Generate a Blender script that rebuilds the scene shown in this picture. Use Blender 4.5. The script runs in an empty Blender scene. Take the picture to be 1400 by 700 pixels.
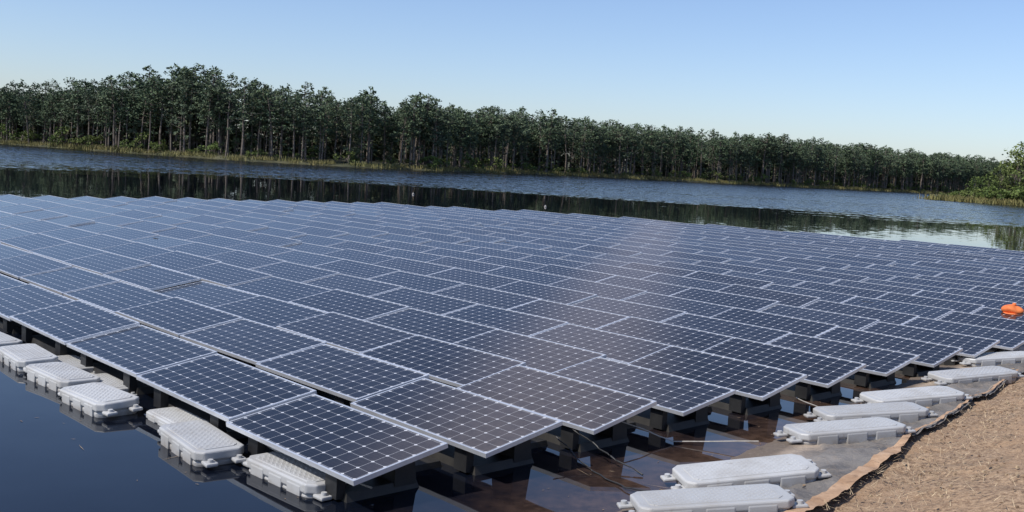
import bpy, bmesh, math, random
import numpy as np
from mathutils import Vector, Matrix, noise as mnoise
random.seed(7); rng=np.random.default_rng(7)
scene=bpy.context.scene
scene.view_settings.view_transform='Standard'; scene.view_settings.look='None'; scene.view_settings.exposure=0

# ---------------------------------------------------------------- helpers
def link(o,parent=None):
    scene.collection.objects.link(o)
    if parent: o.parent=parent
    return o
def empty(name):
    e=bpy.data.objects.new(name,None); e.empty_display_size=0.3
    return link(e)
def mat(name):
    m=bpy.data.materials.new(name); m.use_nodes=True
    nt=m.node_tree; b=nt.nodes['Principled BSDF']
    return m,nt,b
def N(nt,t,**k):
    n=nt.nodes.new(t)
    for a,v in k.items(): setattr(n,a,v)
    return n
def math_(nt,op,a,b=None,c=None,clamp=False):
    n=nt.nodes.new('ShaderNodeMath'); n.operation=op; n.use_clamp=clamp
    for i,v in enumerate((a,b,c)):
        if v is None: continue
        if isinstance(v,(int,float)): n.inputs[i].default_value=v
        else: nt.links.new(v,n.inputs[i])
    return n.outputs[0]
def mix(nt,fac,a,b):
    n=nt.nodes.new('ShaderNodeMix'); n.data_type='RGBA'
    for s,v in ((n.inputs[0],fac),(n.inputs[6],a),(n.inputs[7],b)):
        if isinstance(v,(int,float)): s.default_value=v
        elif isinstance(v,tuple): s.default_value=(v+(1,)) if len(v)==3 else v
        else: nt.links.new(v,s)
    return n.outputs[2]
def noise(nt,vec,scale,detail=3,rough=0.55,out=0):
    n=nt.nodes.new('ShaderNodeTexNoise'); n.inputs['Scale'].default_value=scale
    n.inputs['Detail'].default_value=detail; n.inputs['Roughness'].default_value=rough
    if vec is not None: nt.links.new(vec,n.inputs['Vector'])
    return n.outputs[out]
def ramp(nt,fac,a,b):
    n=nt.nodes.new('ShaderNodeMapRange'); n.interpolation_type='SMOOTHSTEP'
    nt.links.new(fac,n.inputs[0]); n.inputs[1].default_value=a; n.inputs[2].default_value=b
    return n.outputs[0]
def bump(nt,b,h,strength,dist):
    n=nt.nodes.new('ShaderNodeBump'); n.inputs['Strength'].default_value=strength; n.inputs['Distance'].default_value=dist
    nt.links.new(h,n.inputs['Height']); nt.links.new(n.outputs[0],b.inputs['Normal'])
def objco(nt): return nt.nodes.new('ShaderNodeTexCoord').outputs['Object']
def poswld(nt): return nt.nodes.new('ShaderNodeNewGeometry').outputs['Position']

class MB:
    def __init__(s): s.v=[];s.f=[];s.m=[];s.uv=[];s.col=[];s.smooth=[]
    def face(s,pts,mi=0,uv=None,col=0.5):
        i=len(s.v); s.v+= [tuple(p) for p in pts]; s.f.append(tuple(range(i,i+len(pts)))); s.m.append(mi)
        s.uv+= uv if uv else [(0,0)]*len(pts); s.col+=[col]*len(pts)
    def box(s,o,a,b,c,mi=0,col=0.5,taper=0.0):
        o,a,b,c=[Vector(x) for x in (o,a,b,c)]
        ti=taper
        p=[o,o+a,o+a+b,o+b]; q=[o+c+a*ti+b*ti,o+c+a*(1-ti)+b*ti,o+c+a*(1-ti)+b*(1-ti),o+c+a*ti+b*(1-ti)]
        s.face([p[3],p[2],p[1],p[0]],mi,None,col); s.face(q,mi,None,col)
        for i in range(4):
            j=(i+1)%4; s.face([p[i],p[j],q[j],q[i]],mi,None,col)
    def tube(s,pts,rad,n=6,mi=0,col=0.5):
        rings=[]
        for k,p in enumerate(pts):
            p=Vector(p)
            d=(Vector(pts[min(k+1,len(pts)-1)])-Vector(pts[max(k-1,0)])).normalized()
            x=d.orthogonal().normalized(); y=d.cross(x)
            r=rad[k] if hasattr(rad,'__len__') else rad
            rings.append([p+(x*math.cos(2*math.pi*i/n)+y*math.sin(2*math.pi*i/n))*r for i in range(n)])
        for k in range(len(rings)-1):
            for i in range(n):
                j=(i+1)%n; s.face([rings[k][i],rings[k][j],rings[k+1][j],rings[k+1][i]],mi,None,col)
    def mesh(s,name,mats):
        me=bpy.data.meshes.new(name); me.from_pydata(s.v,[],s.f)
        for m in mats: me.materials.append(m)
        me.polygons.foreach_set('material_index',s.m)
        uvl=me.uv_layers.new(name='UVMap'); uvl.data.foreach_set('uv',[c for u in s.uv for c in u])
        ca=me.attributes.new('vary','FLOAT','CORNER'); ca.data.foreach_set('value',s.col)
        me.update(); return me
def attr(nt,name='vary'):
    n=nt.nodes.new('ShaderNodeAttribute'); n.attribute_name=name; return n.outputs['Fac']

# ---------------------------------------------------------------- layout constants
F,PITCH,ROLL=1398.187,0.091,0.06
CAMZ=2.65
A=2.327
U=Vector((math.cos(A),math.sin(A),0)); V=Vector((math.sin(A),-math.cos(A),0))
O=Vector((-1.111,7.415,CAMZ-2.389))
PL,PP=1.98,1.384; WC,WS=0.885,0.158
P0=Vector((1.24,7.65,0)); T=Vector((0.597,0.802,0)).normalized(); Nn=Vector((T.y,-T.x,0))

def bank_h(s):
    if s<0: h=max(0.2*s,-2.2)
    elif s<1.2: h=0.11*s
    else: h=0.132+0.30*(s-1.2)
    if h>0.9: h=0.9+0.45*(1-math.exp(-(h-0.9)/0.45))
    return h
def st(x,y):
    d=Vector((x,y,0))-P0; return d.dot(T),d.dot(Nn)
def ground_z(x,y): return bank_h(st(x,y)[1])

# ---------------------------------------------------------------- materials
def m_cells():
    m,nt,b=mat('solar_glass')
    uv=nt.nodes.new('ShaderNodeUVMap'); uv.uv_map='UVMap'
    sp=nt.nodes.new('ShaderNodeSeparateXYZ'); nt.links.new(uv.outputs[0],sp.inputs[0])
    ax=math_(nt,'ABSOLUTE',math_(nt,'SUBTRACT',math_(nt,'FRACT',sp.outputs[0]),0.5))
    ay=math_(nt,'ABSOLUTE',math_(nt,'SUBTRACT',math_(nt,'FRACT',sp.outputs[1]),0.5))
    g=math_(nt,'GREATER_THAN',math_(nt,'MAXIMUM',ax,ay),0.488)
    c=math_(nt,'GREATER_THAN',math_(nt,'ADD',ax,ay),0.88)
    gap=math_(nt,'MAXIMUM',math_(nt,'MULTIPLY',g,0.7),c)
    by=math_(nt,'ABSOLUTE',math_(nt,'SUBTRACT',math_(nt,'FRACT',math_(nt,'MULTIPLY',sp.outputs[1],4.0)),0.5))
    bb=math_(nt,'MULTIPLY',math_(nt,'LESS_THAN',by,0.03),0.2)
    fx=math_(nt,'FLOOR',sp.outputs[0]); fy=math_(nt,'FLOOR',sp.outputs[1])
    cv=nt.nodes.new('ShaderNodeCombineXYZ'); nt.links.new(fx,cv.inputs[0]); nt.links.new(fy,cv.inputs[1]); nt.links.new(attr(nt),cv.inputs[2])
    wn=nt.nodes.new('ShaderNodeTexWhiteNoise'); nt.links.new(cv.outputs[0],wn.inputs['Vector'])
    cell=mix(nt,wn.outputs['Value'],(0.0035,0.0038,0.006),(0.008,0.009,0.015))
    cell=mix(nt,bb,cell,(0.09,0.09,0.10))
    base=mix(nt,gap,cell,(0.50,0.51,0.53))
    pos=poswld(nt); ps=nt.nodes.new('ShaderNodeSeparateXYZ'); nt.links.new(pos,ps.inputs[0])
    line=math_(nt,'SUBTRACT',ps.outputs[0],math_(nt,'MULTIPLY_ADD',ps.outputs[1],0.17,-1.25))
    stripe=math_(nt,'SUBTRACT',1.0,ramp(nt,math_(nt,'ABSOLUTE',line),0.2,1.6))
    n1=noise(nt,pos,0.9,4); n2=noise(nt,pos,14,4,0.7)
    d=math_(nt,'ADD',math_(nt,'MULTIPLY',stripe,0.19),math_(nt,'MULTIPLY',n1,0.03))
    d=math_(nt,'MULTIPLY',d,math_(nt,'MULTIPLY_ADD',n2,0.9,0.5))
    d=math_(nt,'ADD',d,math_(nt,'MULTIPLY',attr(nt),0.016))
    base=mix(nt,d,base,(0.36,0.29,0.24))  # tan dust; its base amount also puts a little haze into the glass colour
    nt.links.new(base,b.inputs['Base Color'])
    b.inputs['IOR'].default_value=1.40
    nt.links.new(math_(nt,'MULTIPLY_ADD',n2,0.12,0.05),b.inputs['Roughness'])
    return m
def m_simple(name,c1,c2,scale=6,rough=0.6,metal=0,bstr=0.0,bscale=60,spots=None):
    m,nt,b=mat(name); co=objco(nt)
    n=noise(nt,co,scale,5,0.6)
    col=mix(nt,ramp(nt,n,0.3,0.7),c1,c2)
    if spots:
        col=mix(nt,ramp(nt,noise(nt,co,spots[1],5,0.7),0.52,0.75),col,spots[0])
    nt.links.new(col,b.inputs['Base Color']); b.inputs['Roughness'].default_value=rough; b.inputs['Metallic'].default_value=metal
    if bstr: bump(nt,b,noise(nt,co,bscale,4),bstr,0.02)
    return m
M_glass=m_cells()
M_frame=m_simple('anodised_aluminium',(0.64,0.65,0.67),(0.77,0.78,0.80),3,0.36,0.6)
M_back=m_simple('panel_backsheet',(0.22,0.22,0.22),(0.28,0.28,0.28),2,0.7)
M_black=m_simple('black_plastic',(0.008,0.008,0.009),(0.018,0.018,0.018),5,0.55)
M_hdpe_dk=m_simple('shaded_hdpe',(0.010,0.009,0.008),(0.028,0.025,0.021),4,0.6)  # near-black hulls: deep shade under the panels is put into the colour
M_orange=m_simple('orange_fabric',(0.62,0.14,0.035),(0.75,0.20,0.05),5,0.7)
M_rope=m_simple('rope_fibre',(0.35,0.32,0.27),(0.5,0.46,0.4),20,0.8)
M_strip=m_simple('tan_edge_strip',(0.30,0.18,0.10),(0.44,0.29,0.18),5,0.8,0,0.3,30,((0.2,0.12,0.07),9))
m,nt,b=mat('grey_hdpe'); co=objco(nt); oi=N(nt,'ShaderNodeObjectInfo')
ofs=N(nt,'ShaderNodeVectorMath',operation='ADD'); nt.links.new(co,ofs.inputs[0]); nt.links.new(oi.outputs['Location'],ofs.inputs[1])
na=noise(nt,ofs.outputs[0],3,5); nb=noise(nt,ofs.outputs[0],9,5,.7)
c1=mix(nt,oi.outputs['Random'],(0.35,0.35,0.345),(0.45,0.45,0.44))
c1=mix(nt,math_(nt,'MULTIPLY',ramp(nt,na,.4,.7),.5),c1,(0.30,0.28,0.25))
sz=N(nt,'ShaderNodeSeparateXYZ'); nt.links.new(co,sz.inputs[0])
low=math_(nt,'MULTIPLY',math_(nt,'SUBTRACT',1.0,ramp(nt,sz.outputs[2],0.02,0.13)),ramp(nt,nb,.3,.6))
c1=mix(nt,math_(nt,'MULTIPLY',low,.7),c1,(0.17,0.13,0.09))
c1=mix(nt,math_(nt,'MULTIPLY',ramp(nt,nb,.58,.75),.5),c1,(0.22,0.19,0.15))
nt.links.new(c1,b.inputs['Base Color']); b.inputs['Roughness'].default_value=.42
bump(nt,b,noise(nt,co,110,3),.12,.01); M_hdpe=m

# ---------------------------------------------------------------- solar array
array=empty('floating_solar_array')
voff=[-.03,-.11,-.17,-.2,-.2,-.2,-.15,-.18]
def ucount(v):
    if v<=17: return 17
    if v<=26: return int(round(17-(v-17)*0.62- max(0,v-23)*1.6))
    return 0
mp=MB(); mf=MB()
for v in range(0,27):
    n=ucount(v)
    rowj=random.uniform(-0.05,0.05) if v>7 else 0
    for u in range(n):
        vo=(voff[v] if v<8 else -0.15)*math.exp(-u*0.8)
        uo=-0.06+rowj*0.5
        j=Vector((random.gauss(0,.008),random.gauss(0,.008),random.gauss(0,.007)))
        base=O+U*((u+uo)*PL)+V*((v+vo)*PP+0.03*math.sin(u*0.7+v*.5))+j
        base.z+=0.015*math.sin(u*0.9+v*0.6)
        tj=random.gauss(0,0.008); rj=random.gauss(0,0.005)
        e1=(U+Vector((0,0,rj))).normalized()
        e2=(V*WC+Vector((0,0,WS+tj))); W=e2.length; e2=e2.normalized()
        e3=e2.cross(e1).normalized(); e1=e3.cross(e2)*1.0; e1=e1 if e1.dot(U)>0 else -e1
        Lh=1.955; t=0.038; lip=0.019; var=random.random()
        top=base
        mp.box(top-e3*t,e1*Lh,e2*lip,e3*t,0)
        mp.box(top-e3*t+e2*(W-lip),e1*Lh,e2*lip,e3*t,0)
        mp.box(top-e3*t+e2*lip,e1*lip,e2*(W-2*lip),e3*t,0)
        mp.box(top-e3*t+e2*lip+e1*(Lh-lip),e1*lip,e2*(W-2*lip),e3*t,0)
        g=top-e3*0.004+e1*lip+e2*lip; gl=e1*(Lh-2*lip); gw=e2*(W-2*lip)
        mx=0.10; my=0.10
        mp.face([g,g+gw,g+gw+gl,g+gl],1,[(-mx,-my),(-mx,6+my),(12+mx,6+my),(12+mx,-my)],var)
        g2=g-e3*0.012; mp.face([g2,g2+gl,g2+gw+gl,g2+gw],2)
        zf=lambda p,z: Vector((p.x,p.y,z))
        o=base+U*0.26+V*0.58; mf.box(zf(o,0.02),U*0.30,V*0.22,Vector((0,0,base.z+WS-0.09)),0,0.5,0.10)
        o=base+U*1.42+V*0.58; mf.box(zf(o,0.02),U*0.30,V*0.22,Vector((0,0,base.z+WS-0.09)),0,0.5,0.10)
        o=base+U*0.3+V*0.06; mf.box(zf(o,0.02),U*0.16,V*0.08,Vector((0,0,base.z-0.055)),0)
        o=base+U*1.5+V*0.06; mf.box(zf(o,0.02),U*0.16,V*0.08,Vector((0,0,base.z-0.055)),0)
        o=base+U*0.20+V*0.10; mf.box(zf(o,-0.10),U*1.55,V*0.74,Vector((0,0,0.17)),1,0.5,0.05)
        if v<26:
            o=base+U*0.55+V*0.86; mf.box(zf(o,-0.10),U*0.9,V*0.48,Vector((0,0,0.15)),1,0.5,0.05)
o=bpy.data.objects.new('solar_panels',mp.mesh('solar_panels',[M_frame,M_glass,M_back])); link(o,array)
o=bpy.data.objects.new('support_floats',mf.mesh('support_floats',[M_black,M_hdpe_dk])); link(o,array)
bv=o.modifiers.new('b','BEVEL'); bv.width=0.03; bv.segments=2; bv.limit_method='ANGLE'
# ---------------------------------------------------------------- pontoon float mesh
def rounded_box(bm,sx,sy,z0,z1,bev,seg=3,tap=0.0,cx=0,cy=0,ch=0.0):
    if ch>0:
        hx,hy=sx/2,sy/2
        ring=[(hx-ch,-hy),(hx,-hy+ch),(hx,hy-ch),(hx-ch,hy),(-hx+ch,hy),(-hx,hy-ch),(-hx,-hy+ch),(-hx+ch,-hy)]
        lo=[bm.verts.new((cx+x*(1-tap),cy+y*(1-tap),z0)) for x,y in ring]
        hi=[bm.verts.new((cx+x,cy+y,z1)) for x,y in ring]
        bm.faces.new(lo[::-1]); bm.faces.new(hi)
        for i in range(8):
            j=(i+1)%8; bm.faces.new((lo[i],lo[j],hi[j],hi[i]))
        vs=lo+hi
    else:
        r=bmesh.ops.create_cube(bm,size=1.0); vs=r['verts']
        for v in vs:
            top=v.co.z>0; k=1-tap if not top else 1
            v.co.x=cx+v.co.x*sx*k; v.co.y=cy+v.co.y*sy*k; v.co.z=z1 if top else z0
    es=list({e for v in vs for e in v.link_edges})
    bmesh.ops.bevel(bm,geom=es,offset=bev,segments=seg,profile=0.6,affect='EDGES',clamp_overlap=True)
def pontoon_mesh(name,L=1.2,Wd=0.46,H=0.19):
    bm=bmesh.new()
    rounded_box(bm,L*0.97,Wd*0.96,0.0,H*0.50,0.03,3,0.05,ch=0.06)
    rounded_box(bm,L*0.955,Wd*0.93,H*0.46,H*0.56,0.005,1,ch=0.06)
    rounded_box(bm,L*1.0,Wd*1.0,H*0.53,H*0.93,0.025,4,ch=0.07)
    rounded_box(bm,L*0.86,Wd*0.78,H*0.90,H*0.96,0.008,2,ch=0.05)
    nx=int(L/0.04)
    for i in range(nx):
        x=-L*0.40+i*(L*0.80/(nx-1))
        for k in range(6):
            y=(-2.5+k)*Wd*0.12+(0.010 if i%2 else -0.010)
            rounded_box(bm,0.020,Wd*0.055,H*0.95,H*0.972,0.0015,1,0,x,y)
    for i in (-1,0,1):
        for sy in (-1,1):
            rounded_box(bm,L*0.19,0.03,H*0.12,H*0.78,0.012,2,0,i*L*0.27,sy*Wd*0.478)
    for sx in (-1,1):
        for sy in (-1,1):
            cx=sx*(L*0.5+0.035); cy=sy*(Wd*0.5-0.10)
            rounded_box(bm,0.13,0.11,H*0.42,H*0.58,0.015,2,0,cx,cy)
            r=bmesh.ops.create_cone(bm,segments=12,radius1=0.028,radius2=0.024,depth=0.04,cap_ends=True)
            for v in r['verts']: v.co+=Vector((cx+sx*0.015,cy,H*0.60))
    me=bpy.data.meshes.new(name); bm.to_mesh(me); bm.free()
    me.materials.append(M_hdpe)
    return me
PM=pontoon_mesh('pontoon',1.2,0.46,0.18); PM2=pontoon_mesh('pontoon_short',1.0,0.46,0.21)
def place_float(me,x,y,z,ang,tilt=0,roll=0,s=1,name='pontoon_float'):
    o=bpy.data.objects.new(name,me); link(o)
    o.matrix_world=Matrix.Translation((x,y,z))@Matrix.Rotation(ang,4,'Z')@Matrix.Rotation(tilt,4,'Y')@Matrix.Rotation(roll,4,'X')@Matrix.Scale(s,4)
    return o
aU=math.atan2(U.y,U.x)
for (x,y,z,dr) in [(-1.62,8.06,-0.08,.05),(-2.60,8.68,-0.05,-.08),(-4.0,9.96,-0.05,.05),(-4.76,10.83,-0.06,.09),(-5.53,11.66,-0.05,-0.03),(-6.35,12.45,-0.06,0.04),(-7.2,13.3,-0.06,.03),(-8.0,14.2,-0.06,0)]:
    place_float(PM2,x,y,z,aU+dr,random.uniform(-.03,.03),random.uniform(-.05,.05),.96)
for (x,y) in [(-3.05,9.50),(-4.25,10.75),(-5.0,11.6)]:
    place_float(PM2,x,y,-0.09,aU,0,0,0.8)
for (x,y,a,dz) in [(1.64,7.60,0.12,0),(2.10,8.50,0.20,0),(3.47,10.15,0.25,0),(4.05,11.07,0.15,0),(4.85,11.97,0.24,0),(6.25,13.50,0.32,0),(7.35,15.1,0.18,0),(8.5,16.4,.25,0),(9.6,17.7,.2,0)]:
    d=Vector((math.cos(a),math.sin(a),0)); hl=0.5
    z1=max(ground_z(x+d.x*hl,y+d.y*hl),-0.04); z0=max(ground_z(x-d.x*hl,y-d.y*hl),-0.04)
    place_float(PM,x,y,(z0+z1)/2+0.015,a,-math.atan2(z1-z0,2*hl)+random.uniform(-.015,.015),random.uniform(-.05,.05))

bm=bmesh.new()
r=bmesh.ops.create_uvsphere(bm,u_segments=24,v_segments=14,radius=0.17)
for v in bm.verts:
    v.co.z*=0.62; v.co.x*=1.2
    k=mnoise.noise(v.co*7)*0.06; v.co+=v.co.normalized()*k
r=bmesh.ops.create_cone(bm,segments=24,radius1=0.24,radius2=0.20,depth=0.04,cap_ends=True)
for v in r['verts']: v.co.z-=0.07
r=bmesh.ops.create_cone(bm,segments=12,radius1=0.04,radius2=0.03,depth=0.05,cap_ends=True)
for v in r['verts']: v.co.z+=0.11
me=bpy.data.meshes.new('orange_buoy'); bm.to_mesh(me); bm.free(); me.materials.append(M_orange)
for p in me.polygons: p.use_smooth=True
o=bpy.data.objects.new('orange_buoy',me); link(o); o.location=(9.55,19.25,0.44)
bm=bmesh.new(); bmesh.ops.create_uvsphere(bm,u_segments=16,v_segments=10,radius=0.08)
r=bmesh.ops.create_cone(bm,segments=10,radius1=0.025,radius2=0.02,depth=0.05,cap_ends=True)
for v in r['verts']: v.co.z+=0.09
me=bpy.data.meshes.new('marker_buoy'); bm.to_mesh(me); bm.free(); me.materials.append(M_hdpe)
for x,y in [(-7.2,72),(1.9,64)]:
    o=bpy.data.objects.new('marker_buoy',me); link(o); o.location=(x,y,0.02)

# ---------------------------------------------------------------- water
m,nt,b=mat('lake_water')
pos=poswld(nt)
dist=N(nt,'ShaderNodeVectorMath',operation='LENGTH'); nt.links.new(pos,dist.inputs[0])
mp_=N(nt,'ShaderNodeMapping'); nt.links.new(pos,mp_.inputs[0]); mp_.inputs['Scale'].default_value=(0.01,0.05,1)
wob=noise(nt,mp_.outputs[0],1.0,4)
zone=ramp(nt,math_(nt,'MULTIPLY_ADD',wob,60.0,math_(nt,'SUBTRACT',dist.outputs['Value'],30.0)),82,106)
streak=N(nt,'ShaderNodeMapping'); nt.links.new(pos,streak.inputs[0]); streak.inputs['Scale'].default_value=(0.012,0.09,1)
sn=noise(nt,streak.outputs[0],1.0,5,0.6)
zone=math_(nt,'MULTIPLY',zone,math_(nt,'MULTIPLY_ADD',ramp(nt,sn,0.3,0.6),0.65,0.35))
k=math_(nt,'MULTIPLY_ADD',zone,1.5,0.018)
nz=N(nt,'ShaderNodeTexNoise'); nz.inputs['Scale'].default_value=1.8; nz.inputs['Detail'].default_value=3
nt.links.new(pos,nz.inputs['Vector'])
c=N(nt,'ShaderNodeVectorMath',operation='SUBTRACT'); nt.links.new(nz.outputs['Color'],c.inputs[0]); c.inputs[1].default_value=(.5,.5,.5)
s_=N(nt,'ShaderNodeVectorMath',operation='SCALE'); nt.links.new(c.outputs[0],s_.inputs[0]); nt.links.new(k,s_.inputs['Scale'])
mz=N(nt,'ShaderNodeVectorMath',operation='MULTIPLY'); nt.links.new(s_.outputs[0],mz.inputs[0]); mz.inputs[1].default_value=(1,1,0)
ad=N(nt,'ShaderNodeVectorMath',operation='ADD'); nt.links.new(mz.outputs[0],ad.inputs[0]); ad.inputs[1].default_value=(0,0,1)
nm=N(nt,'ShaderNodeVectorMath',operation='NORMALIZE'); nt.links.new(ad.outputs[0],nm.inputs[0]); nt.links.new(nm.outputs[0],b.inputs['Normal'])
dt=N(nt,'ShaderNodeVectorMath',operation='DOT_PRODUCT'); nt.links.new(pos,dt.inputs[0]); dt.inputs[1].default_value=Nn
sd=math_(nt,'SUBTRACT',dt.outputs['Value'],P0.dot(Nn))
sh=ramp(nt,math_(nt,'ADD',sd,math_(nt,'MULTIPLY',noise(nt,pos,1.3,5,.65),1.6)),-0.9,1.0)
sub=mix(nt,ramp(nt,noise(nt,pos,6,5,.7),.35,.65),(0.045,0.027,0.018),(0.10,0.060,0.040))
col=mix(nt,sh,(0.003,0.0045,0.009),sub)
nt.links.new(col,b.inputs['Base Color']); b.inputs['IOR'].default_value=1.333
nt.links.new(math_(nt,'MULTIPLY_ADD',zone,0.15,0.015),b.inputs['Roughness'])
mb=MB(); mb.face([(-3000,-200,0),(3000,-200,0),(3000,4000,0),(-3000,4000,0)])
o=bpy.data.objects.new('lake_water',mb.mesh('lake_water',[m])); link(o)

# ---------------------------------------------------------------- near bank
m,nt,b=mat('dry_soil'); co=poswld(nt)
n1=noise(nt,co,1.3,5,.6); n2=noise(nt,co,22,5,.75); n3=noise(nt,co,4,4,.6)
c1=mix(nt,ramp(nt,n2,.33,.66),(0.15,0.09,0.052),(0.42,0.29,0.18))
c1=mix(nt,math_(nt,'MULTIPLY',ramp(nt,n1,.42,.65),.6),c1,(0.34,0.22,0.13))
c1=mix(nt,math_(nt,'MULTIPLY',ramp(nt,n3,.58,.72),0.5),c1,(0.12,0.085,0.05))
nt.links.new(c1,b.inputs['Base Color']); b.inputs['Roughness'].default_value=0.95; bump(nt,b,n2,0.7,0.05)
M_soil=m
def gridmesh(name,tr,sr,zo,material,jit=0.0,fn=None,fz=None):
    mb=bpy.data.meshes.new(name); vs=[];fs=[]
    for i,t in enumerate(tr):
        for j,s in enumerate(sr):
            s2=s+(fn(t,s,j,len(sr)) if fn else 0)
            p=P0+T*t+Nn*s2
            z=bank_h(s2)+zo
            if jit: z+=jit*mnoise.fractal(Vector((p.x*1.7,p.y*1.7,0)),0.8,2.1,5)*(1 if s2>0.4 else 0.3)
            if fz: z+=fz(t,s2)
            vs.append((p.x,p.y,z))
    m_=len(sr)
    for i in range(len(tr)-1):
        for j in range(m_-1):
            a=i*m_+j; fs.append((a,a+m_,a+m_+1,a+1))
    mb.from_pydata(vs,[],fs); mb.materials.append(material)
    for p in mb.polygons: p.use_smooth=True
    o=bpy.data.objects.new(name,mb); link(o); return o
tr=[-60,-40,-25,-15]+list(np.arange(-10,30,0.08))+[32,36,42,50,70,100,150]
sr=[-14,-8,-5,-3,-2]+list(np.arange(-1.5,6,0.08))+[6.5,7.5,9,12,18,30,60,200,900]
def clods(t,s):
    if s<1.05: return 0
    return 0.025*max(0,mnoise.noise(Vector((t*4,s*4,2))))+0.015*max(0,mnoise.noise(Vector((t*11,s*11,6))))
gridmesh('bank_ground',tr,sr,0.0,M_soil,0.06,None,clods)
m,nt,b=mat('dusty_liner'); co=poswld(nt)
n1=noise(nt,co,1.6,5,.6); n2=noise(nt,co,30,5,.7); n4=noise(nt,co,5,5,.7)
dt=N(nt,'ShaderNodeVectorMath',operation='DOT_PRODUCT'); nt.links.new(co,dt.inputs[0]); dt.inputs[1].default_value=Nn
sd=math_(nt,'SUBTRACT',dt.outputs['Value'],P0.dot(Nn))
c1=mix(nt,ramp(nt,n1,.35,.7),(0.075,0.07,0.066),(0.18,0.165,0.15))
c1=mix(nt,math_(nt,'MULTIPLY',ramp(nt,n4,.5,.7),.6),c1,(0.24,0.19,0.145))
sandy=math_(nt,'MULTIPLY',math_(nt,'SUBTRACT',1.0,ramp(nt,math_(nt,'ADD',sd,math_(nt,'MULTIPLY',n4,0.9)),0.45,0.85)),0.9)
c1=mix(nt,sandy,c1,(0.37,0.29,0.215))
wet=math_(nt,'SUBTRACT',1.0,ramp(nt,sd,-0.05,0.12))
c1=mix(nt,math_(nt,'MULTIPLY',wet,0.75),c1,(0.05,0.035,0.025))
c1=mix(nt,math_(nt,'MULTIPLY',ramp(nt,n2,.5,.75),0.4),c1,(0.30,0.25,0.2))
nt.links.new(c1,b.inputs['Base Color']); b.inputs['Roughness'].default_value=0.8; bump(nt,b,n4,0.7,0.05)
def edge(t): return 0.10*mnoise.noise(Vector((t*0.45,3,0)))+0.02*mnoise.noise(Vector((t*2.5,7,0)))
def wrinkle(t,s):
    r=abs(mnoise.noise(Vector((t*1.1+s*.6,s*2.2,4)))); return 0.03*max(0,1-r*9)*(1 if s>0.1 else 0.3)
gridmesh('pond_liner',list(np.arange(-10,30,0.04)),list(np.arange(-1.5,0.95,0.05)),0.055,m,0.05,lambda t,s,j,n: edge(t) if j>=n-6 else 0,wrinkle)
def wig2(t,s,j,n):
    w=1.0 if t<2.9 else max(0.25,1-(t-2.9)*0.9)
    return edge(t)-(s-0.84)*(1-w)+(0.02*mnoise.noise(Vector((t*5,j*3,0))))
gridmesh('liner_edge_strip',list(np.arange(-3,9,0.06)),[0.86,0.90,0.94,0.99],0.085,M_strip,0.045,wig2)

m,nt,b=mat('straw')
nt.links.new(mix(nt,attr(nt),(0.16,0.095,0.055),(0.54,0.42,0.26)),b.inputs['Base Color']); b.inputs['Roughness'].default_value=0.9
mb=MB()
for i in range(15000):
    t=random.uniform(-6,16); s=0.97+abs(random.gauss(0,1.6)) if random.random()<.97 else random.uniform(.2,1)
    if mnoise.noise(Vector((t*1.2,s*1.2,8)))<-0.12 and random.random()<.8: continue
    p=P0+T*t+Nn*s; z=bank_h(s)+random.uniform(0.03,0.08)
    a=random.uniform(0,6.28); l=random.uniform(.02,.11); w=random.uniform(.0015,.0035)
    d=Vector((math.cos(a),math.sin(a),random.uniform(-.1,.6)))*l; q=Vector((-math.sin(a),math.cos(a),0))*w
    p=Vector((p.x,p.y,z)); mb.face([p-q,p+q,p+d+q*.4,p+d-q*.4],0,None,random.random())
for i in range(1500):
    t=random.uniform(-6,16); s=random.uniform(.5,5) if random.random()<.25 else .97+abs(random.gauss(0,1.5)); p=P0+T*t+Nn*s
    a=random.uniform(0,6.28); l=random.uniform(.012,.035); z=bank_h(s)+.06
    d=Vector((math.cos(a),math.sin(a),random.uniform(-.4,.4)))*l; q=Vector((-math.sin(a),math.cos(a),random.uniform(-.4,.4)))*l*.5
    p=Vector((p.x,p.y,z)); mb.face([p-d,p+q,p+d,p-q],0,None,random.random()*.5)
for i in range(1100):
    t=random.uniform(-6,16); s=random.uniform(0.3,5); p=P0+T*t+Nn*s
    r=random.uniform(.008,.03)*(1 if s>1 else .45); mb.box((p.x,p.y,bank_h(s)+0.04),(r,r*.3,0),(-r*.2,r*.8,0),(0,0,r*.6),0,random.random()*.5,.2)
link(bpy.data.objects.new('dry_grass_litter',mb.mesh('dry_grass_litter',[m])))
mb=MB()
for i in range(80):
    if random.random()<.4: x,y=random.uniform(-6,-1),0; y=6.2+(-x)*random.uniform(.35,.95)
    else:
        t=random.uniform(-1,9); s=random.uniform(-1.1,-.02); q_=P0+T*t+Nn*s; x,y=q_.x,q_.y
    a=random.uniform(0,6.28); l=random.uniform(.008,.03) if random.random()<.85 else random.uniform(.08,.2); w=random.uniform(.002,.006) if l<.06 else .0025
    d=Vector((math.cos(a),math.sin(a),0))*l; q=Vector((-math.sin(a),math.cos(a),0))*w; p=Vector((x,y,.005))
    mb.face([p-d,p-q,p+d,p+q],0,None,random.random()*.6)
link(bpy.data.objects.new('floating_debris',mb.mesh('floating_debris',[m])))

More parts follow.
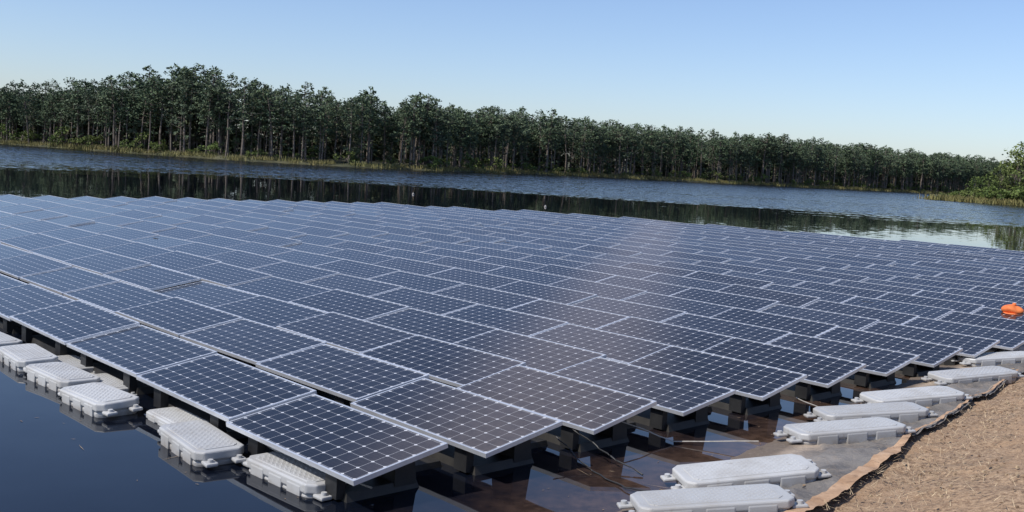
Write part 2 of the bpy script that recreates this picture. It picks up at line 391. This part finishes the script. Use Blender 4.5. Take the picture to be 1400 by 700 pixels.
def rope(name,pts,r,material):
    mb=MB(); P=[]
    for a,b_ in zip(pts[:-1],pts[1:]):
        for k in range(8):
            f=k/8; q=Vector(a).lerp(Vector(b_),f); q.x+=0.015*math.sin(f*9+q.y*3); P.append(q)
    P.append(Vector(pts[-1])); mb.tube(P,r,6,0)
    link(bpy.data.objects.new(name,mb.mesh(name,[material])))
rope('mooring_rope',[(1.15,9.75,.22),(1.7,9.85,0.02),(2.5,9.75,0.10)],0.006,M_rope)
rope('mooring_cable',[(0.62,9.35,.25),(0.95,9.0,0.10),(1.25,8.7,0.015)],0.008,M_black)
rope('mooring_rope',[(-0.95,7.6,.12),(-1.5,8.0,.14),(-2.2,8.75,.12)],0.008,M_rope)
rope('mooring_rope',[(3.3,11.4,.2),(3.7,11.3,0.06),(4.2,11.5,0.12),(4.6,11.6,.10)],0.006,M_rope)
rope('mooring_cable',[(1.3,7.95,.10),(1.05,8.3,0.02),(0.8,8.75,0.01),(.5,9.1,.2)],0.007,M_black)

# ---------------------------------------------------------------- lake bed + far terrain
M_bed=m_simple('lake_bed_mud',(0.05,0.035,0.02),(0.08,0.06,0.04),0.2,0.9)
mb=MB(); mb.face([(-4000,-1000,-2.6),(4000,-1000,-2.6),(4000,5000,-2.6),(-4000,5000,-2.6)])
link(bpy.data.objects.new('ground',mb.mesh('ground',[M_bed])))
M_forestfloor=m_simple('forest_floor',(0.03,0.035,0.016),(0.08,0.075,0.035),0.15,0.95)
S=[(-420,300,12),(-260,262,12),(-160,238,12.5),(-118,228,11.6),(-100,217,11.6),(-85,207,13.3),(-70,200,15.4),(-48,188,15.0),(-29,195,13.4),(-16,210,12.8),(-1.2,250,13.8),(19.4,290,14.2),(43.7,315,14.8),(72,342,15.5),(105,375,16),(151,430,16.7),(203,480,17),(262,545,17.5),(340,600,18),(480,680,18),(700,760,18)]
def dense(S,step=4):
    out=[]
    for (x0,y0,h0),(x1,y1,h1) in zip(S[:-1],S[1:]):
        n=max(1,int(math.hypot(x1-x0,y1-y0)/step))
        for i in range(n):
            f=i/n; x=x0+(x1-x0)*f;y=y0+(y1-y0)*f
            w=2.2*mnoise.noise(Vector((x*.06,y*.06,0)))+.8*mnoise.noise(Vector((x*.25,y*.25,5)))
            out.append((x-w*.5,y+w,h0+(h1-h0)*f))
    out.append(S[-1]); return out
D=dense(S)
IN=Vector((-0.45,0.9,0)).normalized()
prof=[(-6,-.8),(0,-.05),(1.5,.35),(6,.8),(20,1.2),(45,1.8),(80,6.0),(900,12)]
vs=[];fs=[]
for (x,y,h) in D:
    for d,z in prof: vs.append((x+IN.x*d,y+IN.y*d,z))
mm=len(prof)
for i in range(len(D)-1):
    for j in range(mm-1):
        a=i*mm+j; fs.append((a,a+mm,a+mm+1,a+1))
me=bpy.data.meshes.new('far_shore_terrain'); me.from_pydata(vs,[],fs); me.materials.append(M_forestfloor)
link(bpy.data.objects.new('far_shore_terrain',me))
pen=[(94,230),(97,224),(101,215),(107,207),(120,201),(160,192),(230,190),(260,300),(160,262),(118,240),(104,235)]
c0=Vector((150,225,0)); vs=[(c0.x,c0.y,1.2)];fs=[]
for x,y in pen:
    for k,z in ((1.03,-.5),(1.0,-.03),(.97,.5)):
        vs.append((c0.x+(x-c0.x)*k,c0.y+(y-c0.y)*k,z))
n=len(pen)
for i in range(n):
    j=(i+1)%n; a=1+3*i; b_=1+3*j
    fs+= [(a,b_,b_+1,a+1),(a+1,b_+1,b_+2,a+2),(a+2,b_+2,0)]
me=bpy.data.meshes.new('peninsula_terrain'); me.from_pydata(vs,[],fs); me.materials.append(M_forestfloor)
link(bpy.data.objects.new('peninsula_terrain',me))

# ---------------------------------------------------------------- vegetation
def foliage_mat(name,dark,light,tint):
    m,nt,b=mat(name)
    oi=N(nt,'ShaderNodeObjectInfo')
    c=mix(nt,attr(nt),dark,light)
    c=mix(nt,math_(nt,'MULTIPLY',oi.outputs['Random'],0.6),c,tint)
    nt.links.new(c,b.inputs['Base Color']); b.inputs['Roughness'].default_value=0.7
    b.inputs['Specular IOR Level'].default_value=0.25
    return m
M_needle=foliage_mat('pine_needles',(0.034,0.060,0.034),(0.12,0.165,0.08),(0.09,0.11,0.07))  # needle tones greyed and lightened, a little distance haze put into the colour
M_leaf=foliage_mat('broad_leaves',(0.04,0.075,0.018),(0.15,0.20,0.05),(0.13,0.14,0.045))
M_under=foliage_mat('undergrowth_leaves',(0.026,0.042,0.022),(0.085,0.11,0.05),(0.08,0.08,0.045))
M_reed=foliage_mat('shore_grass',(0.08,0.09,0.03),(0.26,0.24,0.09),(0.20,0.15,0.06))
M_bark=m_simple('pine_bark',(0.09,0.072,0.058),(0.20,0.165,0.135),2,0.9)
def clump(mb,c,r,n,size,flat=0.6,mi=1,shade=0.5):
    for _ in range(n):
        d=Vector((random.gauss(0,1),random.gauss(0,1),random.gauss(0,1))).normalized()*r*random.random()**0.4
        d.z*=flat; p=c+d
        a=Vector((random.gauss(0,1),random.gauss(0,1),random.gauss(0,.7))).normalized()
        b=a.orthogonal().normalized(); b=(b*math.cos(1)+a.cross(b)*random.uniform(-1,1)).normalized()
        s=size*random.uniform(.6,1.4)
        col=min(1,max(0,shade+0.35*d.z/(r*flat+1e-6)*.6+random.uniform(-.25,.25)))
        mb.face([p-a*s,p+b*s*.55,p+a*s,p-b*s*.55],mi,None,col)
def pine(seed,crown0,cw,dens):
    random.seed(seed); mb=MB(); H=15
    lean=Vector((random.gauss(0,.25),random.gauss(0,.25),0))
    tp=[Vector((0,0,-.3))]+[Vector((0,0,H*f))+lean*f*f*2+Vector((random.gauss(0,.06),random.gauss(0,.06),0)) for f in (.25,.5,.75,.97)]
    mb.tube(tp,[.19,.16,.12,.08,.03],6,0)
    def tpos(f):
        k=min(3,int(f*4)); return tp[k].lerp(tp[k+1],f*4-k) if f<1 else tp[4]
    nl=int(28*dens); shape=random.uniform(.15,.4)
    for i in range(nl):
        f=crown0+(0.98-crown0)*((i+random.random())/nl)
        g=(f-crown0)/(1-crown0)
        rad=cw*(0.25+0.75*math.sin(math.pi*min(1,(g*(1-shape)+shape))))*random.uniform(.45,1.25)
        a=i*2.4+random.uniform(-.8,.8); p=tpos(f)
        tip=p+Vector((math.cos(a)*rad,math.sin(a)*rad,rad*random.uniform(.0,.5)))
        mb.tube([p,p.lerp(tip,.6)+Vector((0,0,-.1)),tip],[.05,.035,.015],3,0)
        sh=random.uniform(.1,.8)
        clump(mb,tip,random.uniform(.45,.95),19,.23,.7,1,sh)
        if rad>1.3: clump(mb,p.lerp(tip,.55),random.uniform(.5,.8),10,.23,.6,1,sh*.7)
    clump(mb,tpos(.99)+Vector((0,0,.2)),.5,16,.22,1.3,1,.6)
    for i in range(4):
        f=random.uniform(.2,crown0); a=random.uniform(0,6.28); p=tpos(f); l=random.uniform(.5,1.5)
        mb.tube([p,p+Vector((math.cos(a)*l,math.sin(a)*l,.1))],[.035,.01],3,0)
        if random.random()<.5: clump(mb,p+Vector((math.cos(a)*l,math.sin(a)*l,.1)),.5,10,.26,.7,1,.2)
    return mb.mesh('pine_%d'%seed,[M_bark,M_needle])
pines=[pine(100+i,random.Random(i).uniform(.33,.6),random.Random(i+50).uniform(1.7,2.8),random.Random(i+9).uniform(.8,1.25)) for i in range(14)]
def broad(seed,H,W,n,m_=None,leaf=None,k=26):
    random.seed(seed); mb=MB()
    mb.tube([(0,0,-.3),(0.1,0,H*.3),(0.15,.1,H*.7)],[.05*H**.5,.04*H**.5,.02],5,0)
    for i in range(n):
        a=random.uniform(0,6.28); f=random.random(); z=H*(.08+.86*f); rr=W*math.sqrt(max(0.05,1-(2*f-.85)**2*.75))*random.uniform(.3,1)
        c=Vector((math.cos(a)*rr,math.sin(a)*rr,z))
        mb.tube([Vector((0,0,z*.6)),c],[.03,.012],3,0)
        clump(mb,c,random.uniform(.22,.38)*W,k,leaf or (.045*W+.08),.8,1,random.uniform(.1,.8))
    return mb.mesh('broadleaf_%d'%seed,[M_bark,m_ or M_leaf])
bushes=[broad(200+i,2.6,1.7,14,None,.17,22) for i in range(5)]
thick=[broad(250+i,6.5,2.6,20,M_under,.45,13) for i in range(5)]
broads=[broad(300+i,9,3.2,42) for i in range(4)]
def reed(seed):
    random.seed(seed); mb=MB()
    for i in range(90):
        x=random.gauss(0,1.0); y=random.gauss(0,.6); h=random.uniform(.3,1.0); a=random.uniform(0,3.14)
        w=Vector((math.cos(a),math.sin(a),0))*.05; t=Vector((random.gauss(0,.15),random.gauss(0,.15),h))
        p=Vector((x,y,-.1)); mb.face([p-w,p+w,p+t+w*.3,p+t-w*.3],0,None,random.random())
    return mb.mesh('reed_%d'%seed,[M_reed])
reeds=[reed(400+i) for i in range(4)]
random.seed(11)
forest=empty('pine_forest'); under=empty('shoreline_shrubs'); grass=empty('shore_grass')
def inst(me,x,y,z,s,parent,sx=1):
    o=bpy.data.objects.new(me.name,me); link(o,parent)
    o.location=(x,y,z); o.rotation_euler=(random.gauss(0,.02),random.gauss(0,.02),random.uniform(0,6.28)); o.scale=(s*sx,s*sx,s)
def tz(d):
    for (d0,z0),(d1,z1) in zip(prof[:-1],prof[1:]):
        if d0<=d<=d1: return z0+(z1-z0)*(d-d0)/(d1-d0)
    return 1
for (x0,y0,h0),(x1,y1,h1) in zip(D[:-1],D[1:]):
    L=math.hypot(x1-x0,y1-y0)
    vis=(-0.62<x0/y0<0.62)
    depth=38; cnt=L*depth/(15 if vis else 45)
    local=1+0.12*mnoise.noise(Vector((x0*.06,y0*.06,9)))
    k=int(cnt)+(1 if random.random()<cnt%1 else 0)
    for _ in range(k):
        f=random.random(); d=3+depth*random.random()**1.4
        h=(h0+(h1-h0)*f)*local*min(1.15,max(.5,random.gauss(.89,.14)))
        inst(random.choice(pines),x0+(x1-x0)*f+IN.x*d,y0+(y1-y0)*f+IN.y*d,tz(d)-.1,h/15,forest,random.uniform(.95,1.4))
    cnt=L*0.4 if vis else L*.12
    for _ in range(int(cnt)+(random.random()<cnt%1)):
        f=random.random(); d=2+abs(random.gauss(0,3))
        inst(random.choice(bushes),x0+(x1-x0)*f+IN.x*d,y0+(y1-y0)*f+IN.y*d,tz(d)-.1,random.uniform(.3,1.1)*(1.5 if random.random()<.12 else 1),under,random.uniform(.9,1.6))
    cnt=L*0.62
    for _ in range(int(cnt)+(random.random()<cnt%1)):
        f=random.random(); d=random.uniform(18,44)
        inst(random.choice(thick),x0+(x1-x0)*f+IN.x*d,y0+(y1-y0)*f+IN.y*d,tz(d)-.3,random.uniform(.7,1.25),under,1.45)
    if random.random()<L*.07:
        d=random.uniform(5,14); inst(random.choice(thick),x0+IN.x*d,y0+IN.y*d,tz(d),random.uniform(.5,1.1),under,1.1)
    if vis:
        for _ in range(int(L*.8)):
            f=random.random(); d=random.uniform(0,3.0)
            inst(random.choice(reeds),x0+(x1-x0)*f+IN.x*d,y0+(y1-y0)*f+IN.y*d,tz(d),random.uniform(.5,1.2),grass,1.3)
for x,y,h in [(-66,206,17.8),(-64,208,16.8),(-68,209,16.6)]: inst(pines[1],x,y,.8,h/15,forest,1.3)
for _ in range(90):
    f=random.random(); i=random.randrange(0,5); x=pen[i][0]+(pen[i+1][0]-pen[i][0])*f; y=pen[i][1]+(pen[i+1][1]-pen[i][1])*f
    d=random.uniform(.5,9); dd=(c0-Vector((x,y,0))).normalized()*d
    s=random.uniform(.6,1.0)*(0.8+min(1.2,max(0,(x-95))/10))
    inst(random.choice(bushes),x+dd.x,y+dd.y,.4,s,under,1.5)
for _ in range(90):
    f=random.random(); i=random.randrange(0,5); x=pen[i][0]+(pen[i+1][0]-pen[i][0])*f; y=pen[i][1]+(pen[i+1][1]-pen[i][1])*f
    dd=(c0-Vector((x,y,0))).normalized()*random.uniform(0,1.5)
    inst(random.choice(reeds),x+dd.x,y+dd.y,.2,random.uniform(.9,1.6),grass,1.5)
for x,y,s in [(102,222,.72),(104,221,.9),(107,221,1.2),(109,218,1.5),(112,229,1.5),(118,218,1.5),(121,228,1.6),(128,220,1.5),(101,227,.6),(135,225,1.5),(145,215,1.5),(150,235,1.5)]:
    o=bpy.data.objects.new('broadleaf_tree',random.choice(broads)); link(o); o.location=(x,y,.5); o.scale=(s,s,s); o.rotation_euler=(0,0,random.uniform(0,6))

# ---------------------------------------------------------------- light, sky, camera
sv=Vector((-0.80,-0.42,0)).normalized(); el=math.radians(50)
sd_=Vector((sv.x*math.cos(el),sv.y*math.cos(el),math.sin(el)))
sun=bpy.data.lights.new('sun','SUN'); sun.energy=5.0; sun.angle=math.radians(0.5); sun.color=(1,0.96,0.9)
so=bpy.data.objects.new('sun',sun); link(so); so.rotation_euler=(-sd_).to_track_quat('-Z','Y').to_euler(); so.location=(-20,-10,30)
w=bpy.data.worlds.new('World'); scene.world=w; w.use_nodes=True; nt=w.node_tree
sky=nt.nodes.new('ShaderNodeTexSky'); sky.sky_type='NISHITA'; sky.sun_disc=False
sky.sun_elevation=el; sky.sun_rotation=math.atan2(sv.x,sv.y)
sky.air_density=1.0; sky.dust_density=0.7; sky.ozone_density=2.8
cm=mix(nt,1.0,(0,0,0),(0,0,0)); mx_=cm.node; mx_.blend_type='MULTIPLY'
nt.links.new(sky.outputs[0],mx_.inputs[6]); mx_.inputs[7].default_value=(1.0,1.02,1.16,1)
nt.links.new(cm,nt.nodes['Background'].inputs[0]); nt.nodes['Background'].inputs[1].default_value=0.132

cd=bpy.data.cameras.new('camera'); cd.sensor_width=36; cd.lens=F/1400*36; cd.clip_end=8000; cd.clip_start=0.05
co_=bpy.data.objects.new('camera',cd); link(co_)
fw=Vector((0,math.cos(PITCH),-math.sin(PITCH))); r0=Vector((1,0,0)); u0=Vector((0,math.sin(PITCH),math.cos(PITCH)))
rt=r0*math.cos(ROLL)+u0*math.sin(ROLL); up=-r0*math.sin(ROLL)+u0*math.cos(ROLL)
M=Matrix((rt,up,-fw)).transposed().to_4x4(); M.translation=Vector((0,0,CAMZ)); co_.matrix_world=M
scene.camera=co_
